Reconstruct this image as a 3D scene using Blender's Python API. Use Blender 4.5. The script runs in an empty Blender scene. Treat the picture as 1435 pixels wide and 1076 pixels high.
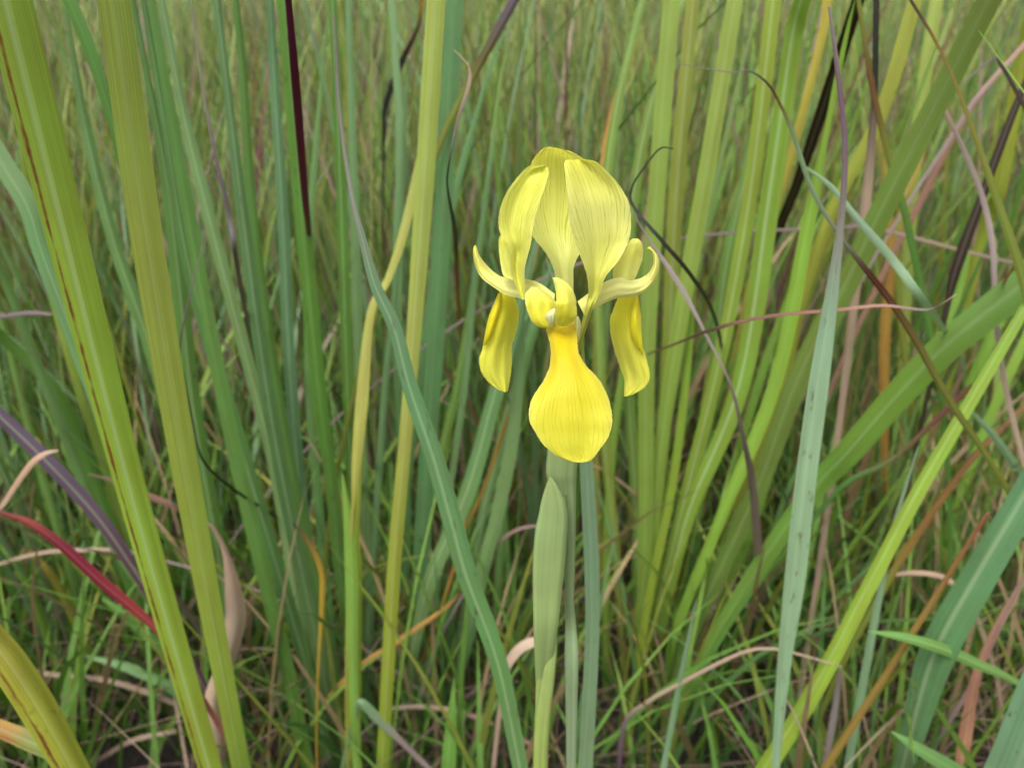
import bpy, math, random
import numpy as np
from mathutils import Vector

random.seed(7); rng = np.random.default_rng(7)
scene = bpy.context.scene
C = scene.collection

# ------------------------------------------------------------------ camera
CAM_H, PITCH, FOC = 0.70, math.radians(24.0), 30.0
F = 1435 * FOC / 36.0                       # focal length in photo pixels
cam_data = bpy.data.cameras.new('camera'); cam = bpy.data.objects.new('camera', cam_data); C.objects.link(cam)
cam.location = (0, 0, CAM_H); cam.rotation_euler = (math.pi/2 - PITCH, 0, 0)
cam_data.lens = FOC; cam_data.sensor_width = 36.0; cam_data.sensor_fit = 'HORIZONTAL'
cam_data.clip_start = 0.01; cam_data.clip_end = 2000
cam_data.dof.use_dof = True; cam_data.dof.focus_distance = 0.272; cam_data.dof.aperture_fstop = 14.0
scene.camera = cam

# ------------------------------------------------------------------ sky, sun, exposure
SUN_EL, SUN_ROT = math.radians(58), math.radians(200)
world = bpy.data.worlds.new('World'); scene.world = world; world.use_nodes = True
wn = world.node_tree.nodes; wl = world.node_tree.links; wn.clear()
sky = wn.new('ShaderNodeTexSky'); sky.sky_type = 'NISHITA'; sky.sun_disc = False
sky.sun_elevation = SUN_EL; sky.sun_rotation = SUN_ROT; sky.dust_density = 6.0; sky.air_density = 1.6; sky.ozone_density = 1.0
hsv = wn.new('ShaderNodeHueSaturation'); hsv.inputs['Saturation'].default_value = 0.14
bg = wn.new('ShaderNodeBackground'); bg.inputs['Strength'].default_value = 0.12
wo = wn.new('ShaderNodeOutputWorld')
wl.new(sky.outputs[0], hsv.inputs['Color']); wl.new(hsv.outputs[0], bg.inputs['Color']); wl.new(bg.outputs[0], wo.inputs['Surface'])
sd = bpy.data.lights.new('sun', 'SUN'); sd.energy = 1.1; sd.angle = math.radians(25); sd.color = (1.0, 0.985, 0.955)
sun = bpy.data.objects.new('sun', sd); C.objects.link(sun)
d = Vector((math.sin(SUN_ROT)*math.cos(SUN_EL), math.cos(SUN_ROT)*math.cos(SUN_EL), math.sin(SUN_EL)))
sun.rotation_euler = d.to_track_quat('Z', 'Y').to_euler(); sun.location = d*5
scene.view_settings.view_transform = 'Standard'; scene.view_settings.look = 'None'
scene.view_settings.gamma = 1.0; scene.view_settings.use_curve_mapping = False
scene.view_settings.exposure = 1.62

# ------------------------------------------------------------------ helpers
cp, sp = math.cos(PITCH), math.sin(PITCH)
def at(px, py, Y):
    """point seen at photo pixel (px, py) on the upright plane Y metres in front of the camera"""
    dx = (px - 717.5)/F; dy = (538 - py)/F
    t = Y/(cp + dy*sp)
    return np.array([dx*t, Y, CAM_H + (-sp + dy*cp)*t])
def zdepth(p):
    return p[1]*cp + (CAM_H - p[2])*sp
def ground_at(px, Y):
    t = Y*cp + CAM_H*sp
    return np.array([(px-717.5)/F*t, Y, 0.0])
ALB = 0.46
def col(r, g, b, k=ALB):
    f = lambda c: ((c/255+0.055)/1.055)**2.4 if c > 10 else c/255/12.92
    a = np.array([f(r)*k, f(g)*k, f(b)*k])
    if k == ALB:                                  # leaves: colour greyed and warmed a little
        l = a @ np.array([.25, .65, .10]); a = (a*.94 + l*.06)*np.array([1.05, 1.03, .90])
    return a

def tag(o, label=None, cat=None, group=None, kind=None):
    if label: o['label'] = label
    if cat: o['category'] = cat
    if group: o['group'] = group
    if kind: o['kind'] = kind
    return o
def empty(name, loc):
    o = bpy.data.objects.new(name, None); o.empty_display_size = .02; o.location = loc; C.objects.link(o); return o
def mesh_obj(name, verts, faces, uv, colr, prm, mat, parent=None):
    """verts Nx3 world, uv Nx2, colr Nx3, prm Nx3 (spots, midrib, brown edge)"""
    verts = np.asarray(verts, dtype=np.float32); faces = np.asarray(faces, dtype=np.int32)
    off = np.array(parent.location) if parent else None
    if off is not None: verts = verts - off.astype(np.float32)
    me = bpy.data.meshes.new(name)
    n, nf = len(verts), len(faces)
    me.vertices.add(n); me.vertices.foreach_set('co', verts.ravel())
    me.loops.add(nf*4); me.loops.foreach_set('vertex_index', faces.ravel())
    me.polygons.add(nf); me.polygons.foreach_set('loop_start', np.arange(0, nf*4, 4, dtype=np.int32))
    me.polygons.foreach_set('use_smooth', np.ones(nf, dtype=bool))
    me.update(calc_edges=True)
    ul = me.uv_layers.new(name='UVMap'); ul.data.foreach_set('uv', np.asarray(uv, dtype=np.float32)[faces.ravel()].ravel())
    for nm, a in (('Col', colr), ('Prm', prm)):
        ca = me.color_attributes.new(nm, 'FLOAT_COLOR', 'POINT')
        rgba = np.ones((n, 4), dtype=np.float32); rgba[:, :3] = a
        ca.data.foreach_set('color', rgba.ravel())
    me.materials.append(mat)
    o = bpy.data.objects.new(name, me); C.objects.link(o)
    if parent: o.parent = parent
    return o
def grid_faces(n, m):
    i, j = np.meshgrid(np.arange(n-1), np.arange(m-1), indexing='ij')
    a = (i*m + j).ravel()
    return np.stack([a, a+1, a+m+1, a+m], 1)
def spline(P, per=7):
    """Catmull-Rom through rows of P"""
    P = np.asarray(P, dtype=float)
    if len(P) == 2: 
        t = np.linspace(0, 1, per+1)[:, None]; return P[0]*(1-t) + P[1]*t
    Q = np.vstack([2*P[0]-P[1], P, 2*P[-1]-P[-2]]); out = []
    for i in range(1, len(Q)-2):
        p0, p1, p2, p3 = Q[i-1:i+3]
        for t in np.arange(per)/per:
            out.append(0.5*((2*p1) + (-p0+p2)*t + (2*p0-5*p1+4*p2-p3)*t*t + (-p0+3*p1-3*p2+p3)*t**3))
    out.append(P[-1]); return np.array(out)
def nrm(v):
    return v/np.maximum(np.linalg.norm(v, axis=-1, keepdims=True), 1e-9)

# ------------------------------------------------------------------ materials
def new_mat(name):
    m = bpy.data.materials.new(name); m.use_nodes = True; m.node_tree.nodes.clear()
    return m, m.node_tree.nodes, m.node_tree.links
def N(ns, typ, **kw):
    n = ns.new(typ)
    for k, v in kw.items(): setattr(n, k, v)
    return n
def math_(ns, ls, op, a, b=None, c=None, clamp=False):
    n = ns.new('ShaderNodeMath'); n.operation = op; n.use_clamp = clamp
    for i, x in enumerate((a, b, c)):
        if x is None: continue
        if isinstance(x, (int, float)): n.inputs[i].default_value = x
        else: ls.new(x, n.inputs[i])
    return n.outputs[0]
def mixc(ns, ls, fac, a, b, mode='MIX'):
    n = ns.new('ShaderNodeMix'); n.data_type = 'RGBA'; n.blend_type = mode
    for s, x in ((n.inputs[0], fac), (n.inputs[6], a), (n.inputs[7], b)):
        if isinstance(x, (int, float)): s.default_value = x
        elif isinstance(x, tuple): s.default_value = (*x, 1)
        else: ls.new(x, s)
    return n.outputs[2]
def noise(ns, ls, vec, scale, detail=2, rough=.5):
    n = ns.new('ShaderNodeTexNoise'); n.inputs['Scale'].default_value = scale
    n.inputs['Detail'].default_value = detail; n.inputs['Roughness'].default_value = rough
    ls.new(vec, n.inputs['Vector']); return n.outputs['Fac']
def comb(ns, ls, x, y, z=0.0):
    n = ns.new('ShaderNodeCombineXYZ')
    for i, v in enumerate((x, y, z)):
        if isinstance(v, (int, float)): n.inputs[i].default_value = v
        else: ls.new(v, n.inputs[i])
    return n.outputs[0]

def leaf_material(name, trans=.22, rough=.5, spec=.35, simple=False):
    m, ns, ls = new_mat(name)
    at_c = N(ns, 'ShaderNodeVertexColor', layer_name='Col'); base = at_c.outputs['Color']
    out = ns.new('ShaderNodeOutputMaterial'); pr = ns.new('ShaderNodeBsdfPrincipled')
    bump_out = None
    geo = ns.new('ShaderNodeTexCoord')
    if not simple:
        pm = N(ns, 'ShaderNodeVertexColor', layer_name='Prm'); sep = ns.new('ShaderNodeSeparateColor'); ls.new(pm.outputs['Color'], sep.inputs[0])
        spots, rib, edge = sep.outputs
        uvn = ns.new('ShaderNodeUVMap'); s2 = ns.new('ShaderNodeSeparateXYZ'); ls.new(uvn.outputs[0], s2.inputs[0])
        u, v = s2.outputs[0], s2.outputs[1]
        veins = noise(ns, ls, comb(ns, ls, math_(ns, ls, 'MULTIPLY', u, 26.0), math_(ns, ls, 'MULTIPLY', v, 5.0)), 1.0, 2)
        vf = math_(ns, ls, 'MULTIPLY_ADD', veins, .85, .57)
        c = mixc(ns, ls, 1.0, base, comb(ns, ls, vf, vf, vf), 'MULTIPLY')
        mot = noise(ns, ls, comb(ns, ls, math_(ns, ls, 'MULTIPLY', u, 1.2), math_(ns, ls, 'MULTIPLY', v, 22.0)), 1.0, 3)
        hv = ns.new('ShaderNodeHueSaturation'); ls.new(c, hv.inputs['Color'])
        ls.new(math_(ns, ls, 'MULTIPLY_ADD', mot, .045, .48), hv.inputs['Hue'])
        ls.new(math_(ns, ls, 'MULTIPLY_ADD', mot, .55, .73), hv.inputs['Value'])
        c = hv.outputs[0]
        # pale midrib
        du = math_(ns, ls, 'ABSOLUTE', math_(ns, ls, 'SUBTRACT', u, .53))
        rb = math_(ns, ls, 'SUBTRACT', 1.0, math_(ns, ls, 'MULTIPLY', du, 9.0), clamp=True)
        c = mixc(ns, ls, math_(ns, ls, 'MULTIPLY', rb, rib, clamp=True), c, (.36, .44, .27))
        # brown streak beside one margin
        eu = math_(ns, ls, 'ABSOLUTE', math_(ns, ls, 'SUBTRACT', u, .84))
        en = noise(ns, ls, comb(ns, ls, math_(ns, ls, 'MULTIPLY', u, 4.0), math_(ns, ls, 'MULTIPLY', v, 55.0)), 1.0, 4, .65)
        es = math_(ns, ls, 'SUBTRACT', math_(ns, ls, 'MULTIPLY_ADD', en, 3.2, -.7), math_(ns, ls, 'MULTIPLY', eu, 15.0), clamp=True)
        c = mixc(ns, ls, math_(ns, ls, 'MULTIPLY', es, edge, clamp=True), c, (.10, .028, .008))
        # dark flecks
        sn = noise(ns, ls, comb(ns, ls, math_(ns, ls, 'MULTIPLY', u, 3.4), math_(ns, ls, 'MULTIPLY', v, 75.0)), 1.0, 3, .6)
        sm = math_(ns, ls, 'MULTIPLY', math_(ns, ls, 'SUBTRACT', sn, .61), 8.0, clamp=True)
        c = mixc(ns, ls, math_(ns, ls, 'MULTIPLY', sm, spots, clamp=True), c, (.045, .018, .022))
        bp = ns.new('ShaderNodeBump'); bp.inputs['Strength'].default_value = .35; bp.inputs['Distance'].default_value = .0006
        ls.new(veins, bp.inputs['Height']); bump_out = bp.outputs[0]
        ls.new(bump_out, pr.inputs['Normal'])
    else:
        nn = noise(ns, ls, geo.outputs['Object'], 60.0, 2)
        f = math_(ns, ls, 'MULTIPLY_ADD', nn, .7, .65)
        c = mixc(ns, ls, 1.0, base, comb(ns, ls, f, f, f), 'MULTIPLY')
    ls.new(c, pr.inputs['Base Color']); pr.inputs['Roughness'].default_value = rough
    pr.inputs['Specular IOR Level'].default_value = spec
    tr = ns.new('ShaderNodeBsdfTranslucent')
    ls.new(mixc(ns, ls, 1.0, c, (1.05, 1.2, .6), 'MULTIPLY'), tr.inputs['Color'])
    mx = ns.new('ShaderNodeMixShader'); mx.inputs[0].default_value = trans
    ls.new(pr.outputs[0], mx.inputs[1]); ls.new(tr.outputs[0], mx.inputs[2]); ls.new(mx.outputs[0], out.inputs['Surface'])
    return m
M_leaf = leaf_material('leaf_blade')
M_field = leaf_material('field_grass', trans=.3, rough=.6, spec=.2, simple=True)
M_dead = leaf_material('dry_grass', trans=.12, rough=.75, spec=.15)

def petal_material():
    m, ns, ls = new_mat('petal')
    base = N(ns, 'ShaderNodeVertexColor', layer_name='Col').outputs['Color']
    pm = N(ns, 'ShaderNodeVertexColor', layer_name='Prm'); sep = ns.new('ShaderNodeSeparateColor'); ls.new(pm.outputs['Color'], sep.inputs[0])
    vein_k, along = sep.outputs[0], sep.outputs[1]
    uvn = ns.new('ShaderNodeUVMap'); s2 = ns.new('ShaderNodeSeparateXYZ'); ls.new(uvn.outputs[0], s2.inputs[0]); u, v = s2.outputs[0], s2.outputs[1]
    wob = noise(ns, ls, comb(ns, ls, math_(ns, ls, 'MULTIPLY', u, 6.0), math_(ns, ls, 'MULTIPLY', v, 2.6)), 1.0, 3)
    fan = math_(ns, ls, 'MULTIPLY_ADD', math_(ns, ls, 'SUBTRACT', 1.0, v), 1.15, .5)
    uu = math_(ns, ls, 'MULTIPLY_ADD', wob, .15, math_(ns, ls, 'MULTIPLY_ADD', math_(ns, ls, 'SUBTRACT', u, .5), fan, .5))
    def lines(freq, p):
        s = math_(ns, ls, 'ABSOLUTE', math_(ns, ls, 'SINE', math_(ns, ls, 'MULTIPLY', uu, math.pi*freq)))
        return math_(ns, ls, 'POWER', math_(ns, ls, 'SUBTRACT', 1.0, s), p)
    l1, l2 = lines(17, 4.0), lines(37, 3.2)
    l = math_(ns, ls, 'ADD', math_(ns, ls, 'MULTIPLY', l1, .75), math_(ns, ls, 'MULTIPLY', math_(ns, ls, 'MULTIPLY', l2, .55), v))
    brk = noise(ns, ls, comb(ns, ls, math_(ns, ls, 'MULTIPLY', u, 11.0), math_(ns, ls, 'MULTIPLY', v, 5.0)), 1.0, 3, .65)
    l = math_(ns, ls, 'MULTIPLY', l, math_(ns, ls, 'MULTIPLY_ADD', brk, 3.4, -1.15, clamp=True))
    fac = math_(ns, ls, 'MULTIPLY', l, vein_k, clamp=True)
    mot = noise(ns, ls, comb(ns, ls, math_(ns, ls, 'MULTIPLY', u, 5.0), math_(ns, ls, 'MULTIPLY', v, 5.0)), 1.0, 4, .6)
    mf = math_(ns, ls, 'MULTIPLY_ADD', mot, .20, .90)
    c = mixc(ns, ls, 1.0, base, comb(ns, ls, mf, mf, math_(ns, ls, 'MULTIPLY', mf, mf)), 'MULTIPLY')
    c = mixc(ns, ls, fac, c, mixc(ns, ls, 1.0, c, (.50, .54, .16), 'MULTIPLY'))
    pr = ns.new('ShaderNodeBsdfPrincipled'); ls.new(c, pr.inputs['Base Color']); pr.inputs['Roughness'].default_value = .55
    pr.inputs['Specular IOR Level'].default_value = .25; pr.inputs['Sheen Weight'].default_value = .08
    bp = ns.new('ShaderNodeBump'); bp.inputs['Strength'].default_value = .4; bp.inputs['Distance'].default_value = .0004
    hn = math_(ns, ls, 'ADD', math_(ns, ls, 'MULTIPLY', l1, -.5), mot); ls.new(hn, bp.inputs['Height']); ls.new(bp.outputs[0], pr.inputs['Normal'])
    tr = ns.new('ShaderNodeBsdfTranslucent'); ls.new(c, tr.inputs['Color'])
    mx = ns.new('ShaderNodeMixShader'); mx.inputs[0].default_value = .45
    out = ns.new('ShaderNodeOutputMaterial')
    ls.new(pr.outputs[0], mx.inputs[1]); ls.new(tr.outputs[0], mx.inputs[2]); ls.new(mx.outputs[0], out.inputs['Surface'])
    return m
M_petal = petal_material()

def soil_material():
    m, ns, ls = new_mat('soil'); tc = ns.new('ShaderNodeTexCoord')
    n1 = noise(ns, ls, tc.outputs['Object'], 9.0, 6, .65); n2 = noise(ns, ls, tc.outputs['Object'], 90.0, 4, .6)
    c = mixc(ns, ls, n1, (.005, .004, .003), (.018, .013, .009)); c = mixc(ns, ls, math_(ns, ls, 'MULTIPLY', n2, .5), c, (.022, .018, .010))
    pr = ns.new('ShaderNodeBsdfPrincipled'); ls.new(c, pr.inputs['Base Color']); pr.inputs['Roughness'].default_value = .95
    bp = ns.new('ShaderNodeBump'); bp.inputs['Strength'].default_value = .8; bp.inputs['Distance'].default_value = .01
    ls.new(n2, bp.inputs['Height']); ls.new(bp.outputs[0], pr.inputs['Normal'])
    out = ns.new('ShaderNodeOutputMaterial'); ls.new(pr.outputs[0], out.inputs['Surface']); return m
M_soil = soil_material()

# ------------------------------------------------------------------ ground
def build_ground():
    xs = np.concatenate([np.linspace(-300, -6, 14), np.linspace(-5, 5, 60), np.linspace(6, 300, 14)])
    ys = np.concatenate([np.linspace(-300, -3, 10), np.linspace(-2, 8, 60), np.linspace(9, 600, 18)])
    X, Yg = np.meshgrid(xs, ys, indexing='ij')
    Z = -.012 + .008*np.sin(X*7.3+Yg*3.1)*np.sin(Yg*8.7-X*2.2)
    V = np.stack([X.ravel(), Yg.ravel(), Z.ravel()], 1)
    f = grid_faces(len(xs), len(ys))[:, ::-1]
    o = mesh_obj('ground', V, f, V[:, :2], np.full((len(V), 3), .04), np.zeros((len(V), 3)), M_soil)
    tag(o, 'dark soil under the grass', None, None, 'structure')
build_ground()

# ------------------------------------------------------------------ palette (as seen, turned into albedo by col())
P = dict(
 yg=(172,188,58), yg2=(178,192,84), ygl=(160,196,70), ol=(132,142,48), gr=(98,146,58), grd=(72,128,46), gl=(128,164,110), gld=(88,132,88),
 pb=(154,188,154), pb2=(132,172,128), pu=(98,30,72), pug=(104,84,112), db=(58,38,34), bk=(40,34,36), tan=(182,154,142), tan2=(200,174,160), gt=(150,132,136),
 red=(140,28,58), orr=(214,158,84), oy=(206,168,44), rb=(140,70,50), ob=(150,112,44), pk=(196,120,112), lime=(156,202,84))
def pc(c): return col(*P[c]) if isinstance(c, str) else col(*c)

# ------------------------------------------------------------------ one blade
def blade_mesh(pts, wid, cols, yaw=0.0, fold=.25, across=4, twist=0.0):
    """pts Nx3, wid N (m), cols Nx3 -> verts, faces, uv, col. The flat faces the viewer's side turned by yaw."""
    n = len(pts); T = nrm(np.gradient(pts, axis=0))
    view = nrm(pts - np.array([0, 0, CAM_H]))
    W = nrm(np.cross(T, view)); Nn = nrm(np.cross(W, T))
    s = np.linspace(0, 1, n)[:, None]
    a = yaw + twist*(s-.5)
    Wd = W*np.cos(a) + Nn*np.sin(a); Nd = nrm(np.cross(Wd, T))
    hw = (wid/np.maximum(np.cos(a[:, 0]), .5))*.5
    arc = np.concatenate([[0], np.cumsum(np.linalg.norm(np.diff(pts, axis=0), axis=1))])
    us = np.linspace(-1, 1, across+1); V = []; UV = []
    for u in us:
        V.append(pts + Wd*(hw*u)[:, None] + Nd*(hw*fold*(abs(u)-.5))[:, None])
        UV.append(np.stack([np.full(n, u*.5+.5), arc], 1))
    V = np.stack(V, 1).reshape(-1, 3); UV = np.stack(UV, 1).reshape(-1, 2)
    UV[:, 1] += random.random()*9
    return V, grid_faces(n, across+1), UV, np.repeat(cols, across+1, axis=0)

def blade(name, pts, w, Y, c, label=None, cat=None, parent=None, group=None, root=True, rootpt=None, spots=0., rib=.12, edge=0., yaw=None, fold=.25, mat=None, twist=0., ext=None):
    """pts: photo pixels from the foot end to the tip; w: widths in photo pixels; Y: distance (one, pair or list)"""
    k = len(pts)
    Ys = np.interp(np.linspace(0, 1, k), np.linspace(0, 1, len(Y)), Y) if isinstance(Y, (tuple, list)) else np.full(k, Y)
    p3 = np.array([at(x, y, yy) for (x, y), yy in zip(pts, Ys)])
    ww = np.interp(np.linspace(0, 1, k), np.linspace(0, 1, len(w)), w) if isinstance(w, (tuple, list)) else np.full(k, float(w))
    wm = np.array([a*zdepth(p)/F for a, p in zip(ww, p3)])
    cl = [c] if not isinstance(c, list) else c
    cl = np.array([pc(x) for x in cl])
    cc = np.stack([np.interp(np.linspace(0, 1, k), np.linspace(0, 1, len(cl)), cl[:, i]) for i in range(3)], 1)
    # tip runs on past the frame
    x, y = pts[-1]
    if ext is None: ext = .16 if (y <= 5 or x <= 0 or x >= 1435) else (.011*ww[-1] if ww[-1] > 5 else 0)
    if ext:
        dd = nrm(p3[-1]-p3[-2]); 
        side = np.array([dd[0]*.4, dd[1]*.4, -.25])
        e = [p3[-1] + dd*ext*.4, p3[-1] + dd*ext*.75 + side*ext*.15, p3[-1] + dd*ext + side*ext*.4]
        p3 = np.vstack([p3, e]); wm = np.concatenate([wm, wm[-1]*np.array([.9, .55, .04])]); cc = np.vstack([cc, cc[-1:], cc[-1:], cc[-1:]])
    # foot runs down to the soil
    if root:
        dd = nrm(p3[0]-p3[1]); h = p3[0][2]
        if rootpt is None:
            sl = dd[:2]/max(abs(dd[2]), .35)*h*.45
            rootpt = np.array([p3[0][0]+sl[0], max(p3[0][1]+sl[1], .12), -.012])
        else: rootpt = np.array([rootpt[0], rootpt[1], -.012])
        L = np.linalg.norm(rootpt-p3[0]); ctl = p3[0] + dd*L*.45
        tt = np.linspace(1, 0, 5)[:-1, None]
        e = (1-tt)**2*p3[0] + 2*tt*(1-tt)*ctl + tt**2*rootpt
        p3 = np.vstack([e, p3]); wm = np.concatenate([np.full(4, max(wm[0]*.8, .0015)), wm]); cc = np.vstack([np.repeat(cc[:1], 4, 0), cc])
    S = spline(np.hstack([p3, wm[:, None], cc]), 6)
    if yaw is None: yaw = random.uniform(-.45, .45)
    V, Fc, UV, CC = blade_mesh(S[:, :3], np.maximum(S[:, 3], .0004), np.clip(S[:, 4:7], .002, 1), yaw, fold, 4, twist)
    prm = np.tile([spots, rib, edge], (len(V), 1))
    o = mesh_obj(name, V, Fc, UV, CC, prm, mat or M_leaf, None)
    if parent is not None:
        me = o.data; off = np.array(parent.location, dtype=np.float32)
        co = (V - off).astype(np.float32); me.vertices.foreach_set('co', co.ravel()); me.update(); o.parent = parent
    else:
        r = V[0].copy(); r = V[:5].mean(0)
        me = o.data; me.vertices.foreach_set('co', (V - r).astype(np.float32).ravel()); me.update(); o.location = r
    tag(o, label, cat, group)
    return o

# ------------------------------------------------------------------ the iris flower
YF = 0.270
iris = empty('iris_plant', (at(775, 1076, .30)[0]+.004, .305, 0))
tag(iris, 'yellow iris in bloom on a pale green sheathed stem', 'flower')
Z1 = lambda x, y: (640+x/4.303, 190+y/4.303)
Z2 = lambda x, y: (640+x/4.14, 400+y/4.14)
def petal(name, secs, c, Z=Z1, veins=.5, per=7, m=19, rim=.0, parent=None, cup=0.0, cu=None, ruff=.0006):
    """secs: (lx,ly,rx,ry,dl,dm,dr) edge points in zoom pixels and depth (mm behind the flower's axis) at left, middle, right; c: colours foot to tip"""
    rows = []
    for s in secs:
        z = s[7] if len(s) > 7 else Z
        l = z(s[0], s[1]); r = z(s[2], s[3]); rows.append([*l, *r, s[4], s[5], s[6]])
    S = spline(rows, per); n = len(S); u = np.linspace(0, 1, m)
    V = np.zeros((n, m, 3)); k = np.linspace(0, 1, n)
    cl = np.array([col(x[0]-3, x[1]+2, x[2]-4, k=1.0) for x in c])
    cc = np.stack([np.interp(k, np.linspace(0, 1, len(cl)), cl[:, i]) for i in range(3)], 1)
    CC = np.repeat(cc[:, None], m, 1)
    ph = random.random()*6
    for i in range(n):
        lx, ly, rx, ry, dl, dm, dr = S[i]
        for j in range(m):
            t = u[j]
            dep = dl*(1-t)*(1-2*t) + dm*4*t*(1-t) + dr*t*(2*t-1)
            e = abs(2*t-1)**3
            v_ = i/(n-1)
            dep += ruff*1000*e*math.sin(ph + v_*(9 if t > .5 else 7) + (3 if t > .5 else 0))
            dep += ruff*600*math.sin(t*17 + ph + 2*v_)*min(1, v_*3)*(.3+.7*abs(2*t-1))
            px, py = lx+(rx-lx)*t, ly+(ry-ly)*t
            sgn = 1 if t > .5 else -1
            px += sgn*e*(.30*math.sin(i*1.31+ph+3*math.sin(i*.37)) + .5*math.sin(i*.23+2*ph+5*t))*min(1, abs(rx-lx)/40)
            V[i, j] = at(px, py, YF + dep/1000)
    if cu is not None: CC = cu(CC, k, u)
    # softly paler rim
    e = np.clip((np.abs(2*u-1)-.8)/.2, 0, 1)[None, :, None]*rim
    CC = CC*(1-e) + np.array(col(246, 240, 170, k=1.0))*e
    UV = np.stack(np.meshgrid(k, u, indexing='ij')[::-1], -1).reshape(-1, 2)
    UV[:, 0] += 0
    prm = np.zeros((n*m, 3)); prm[:, 0] = veins; prm[:, 1] = np.repeat(k, m)
    return mesh_obj(name, V.reshape(-1, 3), grid_faces(n, m), UV, np.clip(CC.reshape(-1, 3)*PET, 0, .95), prm, M_petal, parent or iris)
PET = 0.65
yel, pale, deep, gold, cream = (238,228,70), (240,232,128), (240,214,20), (236,184,6), (242,238,170)

# upright inner petals
petal('standard_petal', [(598,985,704,985,4,8,4),(597,890,705,890,7,12,7),(588,815,706,800,9,15,9),(555,735,725,740,11,19,12),(500,665,765,670,12,22,14),(445,590,790,590,13,24,15),
  (410,480,820,480,14,25,16),(405,360,835,360,15,25,17),(420,250,820,250,16,24,18),(450,165,790,165,16,22,18),(485,115,745,128,16,20,17),(528,76,695,100,16,17,16),(555,67,640,84,15,15,15)],
  [(244,240,146),(248,244,148),(248,242,128),(246,238,104),(242,232,84)], veins=1.5, ruff=.0011)
petal('standard_petal', [(395,990,412,988,-11,-10,-11),(362,915,413,930,-10,-8,-13),(338,855,410,865,-9,-5,-13),(325,790,413,790,-9,-2,-14),(324,715,432,710,-8,0,-13),(300,650,447,645,-6,-1,-11),(262,590,458,580,-4,-1,-10),
  (253,530,467,525,-3,-1,-9),(262,450,484,450,-3,-1,-9),(295,350,512,365,-3,-1,-8),(355,265,540,290,-3,-1,-7),(428,190,553,238,-3,1,-6),(490,183,551,205,-2,0,-4),(530,180,546,188,-2,-1,-2)],
  [(238,232,84),(244,238,104),(248,242,120),(246,240,108),(244,236,92)], veins=1.5, rim=.25, ruff=.0011)
petal('rolled_margin', [(325,865,356,885,-5,-5,-5),(283,845,350,855,-2,-3,-5),(264,775,345,775,0,-2,-4),(255,690,345,690,1,0,-2),(254,630,350,625,2,2,2),(266,590,345,575,4,5,6)], [(238,232,130),(238,232,110),(234,226,84)], veins=.3, rim=.4, m=11)
petal('standard_petal', [(702,386,712,388,-6,-6,-6,Z2),(708,300,737,300,-7,-9,-7,Z2),(728,200,766,205,-8,-11,-8,Z2),(748,110,796,125,-9,-12,-9,Z2),(795,960,866,945,-12,-8,-10),(785,840,898,850,-14,-7,-10),(745,735,975,755,-14,-5,-7),
  (722,665,1025,665,-14,-4,-4),(702,590,1045,600,-14,-4,-3),(682,500,1049,510,-14,-4,-2),(668,400,1036,400,-13,-4,-2),(661,300,982,300,-11,-3,-2),(654,215,905,215,-9,-3,-3),(650,165,840,160,-7,-3,-4),(656,148,770,144,-5,-3,-4)],
  [(170,170,60),(200,198,80),(224,218,100),(240,233,126),(243,236,140),(240,232,110),(236,226,82)], veins=1.4, rim=.2, ruff=.0011)
# style branches with their crests
petal('style_branch', [(592,955,580,1060,-8,-11,-11),(500,890,500,1040,-4,-8,-8),(425,866,410,990,0,-3,-4),(335,850,300,960,5,1,0),(270,850,220,912,8,4,4),(200,800,145,852,11,7,7),(140,728,110,780,11,8,11),(122,680,98,705,12,10,12),(113,660,103,665,12,12,12)],
  [(244,234,140),(246,238,150),(244,234,124),(242,232,96)], veins=.12)
petal('style_branch', [(728,1000,775,1095,-8,-11,-10),(880,890,820,1050,-3,-6,-6),(980,855,945,988,2,-2,-2),(1070,868,1060,971,6,2,3),(1140,842,1135,940,10,5,5),(1182,785,1200,868,10,6,9),(1184,725,1222,780,11,8,11),(1168,690,1207,718,12,10,12),(1143,682,1165,667,12,12,12)],
  [(244,234,136),(246,238,154),(246,236,134),(242,232,96)], veins=.12)
petal('style_crest', [(945,880,1065,890,5,2,5),(945,800,1098,805,6,3,7),(962,740,1120,740,7,4,8),(1000,690,1126,680,8,5,8),(1037,645,1112,640,8,6,8),(1060,621,1090,620,8,8,8)],
  [(240,234,130),(238,230,110),(240,232,120)], veins=.25, rim=.4)
petal('style_crest', [(432,8,470,10,-12,-13,-12),(403,45,525,45,-15,-15,-12),(398,95,574,95,-18,-17,-14),(406,145,575,140,-19,-18,-15),(430,200,568,190,-19,-19,-16),(465,235,560,230,-18,-19,-16),(505,248,545,246,-17,-18,-17)],
  [(246,238,130),(242,230,84),(244,230,70),(242,230,76)], Z=Z2, veins=.1, rim=.3)
petal('style_crest', [(578,858,600,853,-16,-16,-16),(585,880,650,878,-18,-20,-17),(596,930,697,930,-21,-22,-18),(600,990,721,990,-23,-24,-18),(574,108,695,110,-24,-25,-19,Z2),(571,150,696,150,-23,-25,-20,Z2),(568,190,693,190,-22,-24,-20,Z2),(568,230,662,222,-18,-22,-17,Z2),(598,239,632,236,-17,-18,-17,Z2)],
  [(246,240,140),(246,236,104),(240,228,76),(238,226,68),(242,232,88)], veins=.1, rim=.25)
petal('stigma_lobe', [(548,140,577,128,-19,-20,-20),(515,175,575,170,-18,-21,-20),(528,215,566,215,-18,-20,-19),(545,238,560,236,-18,-18,-18)], [(246,242,196),(246,242,200)], Z=Z2, veins=0)
petal('stigma_lobe', [(690,178,706,178,-14,-15,-14),(683,225,720,218,-13,-16,-12),(688,285,717,285,-13,-16,-12),(699,335,707,332,-13,-14,-13)], [(244,238,176),(240,232,140)], Z=Z2, veins=0)
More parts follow.
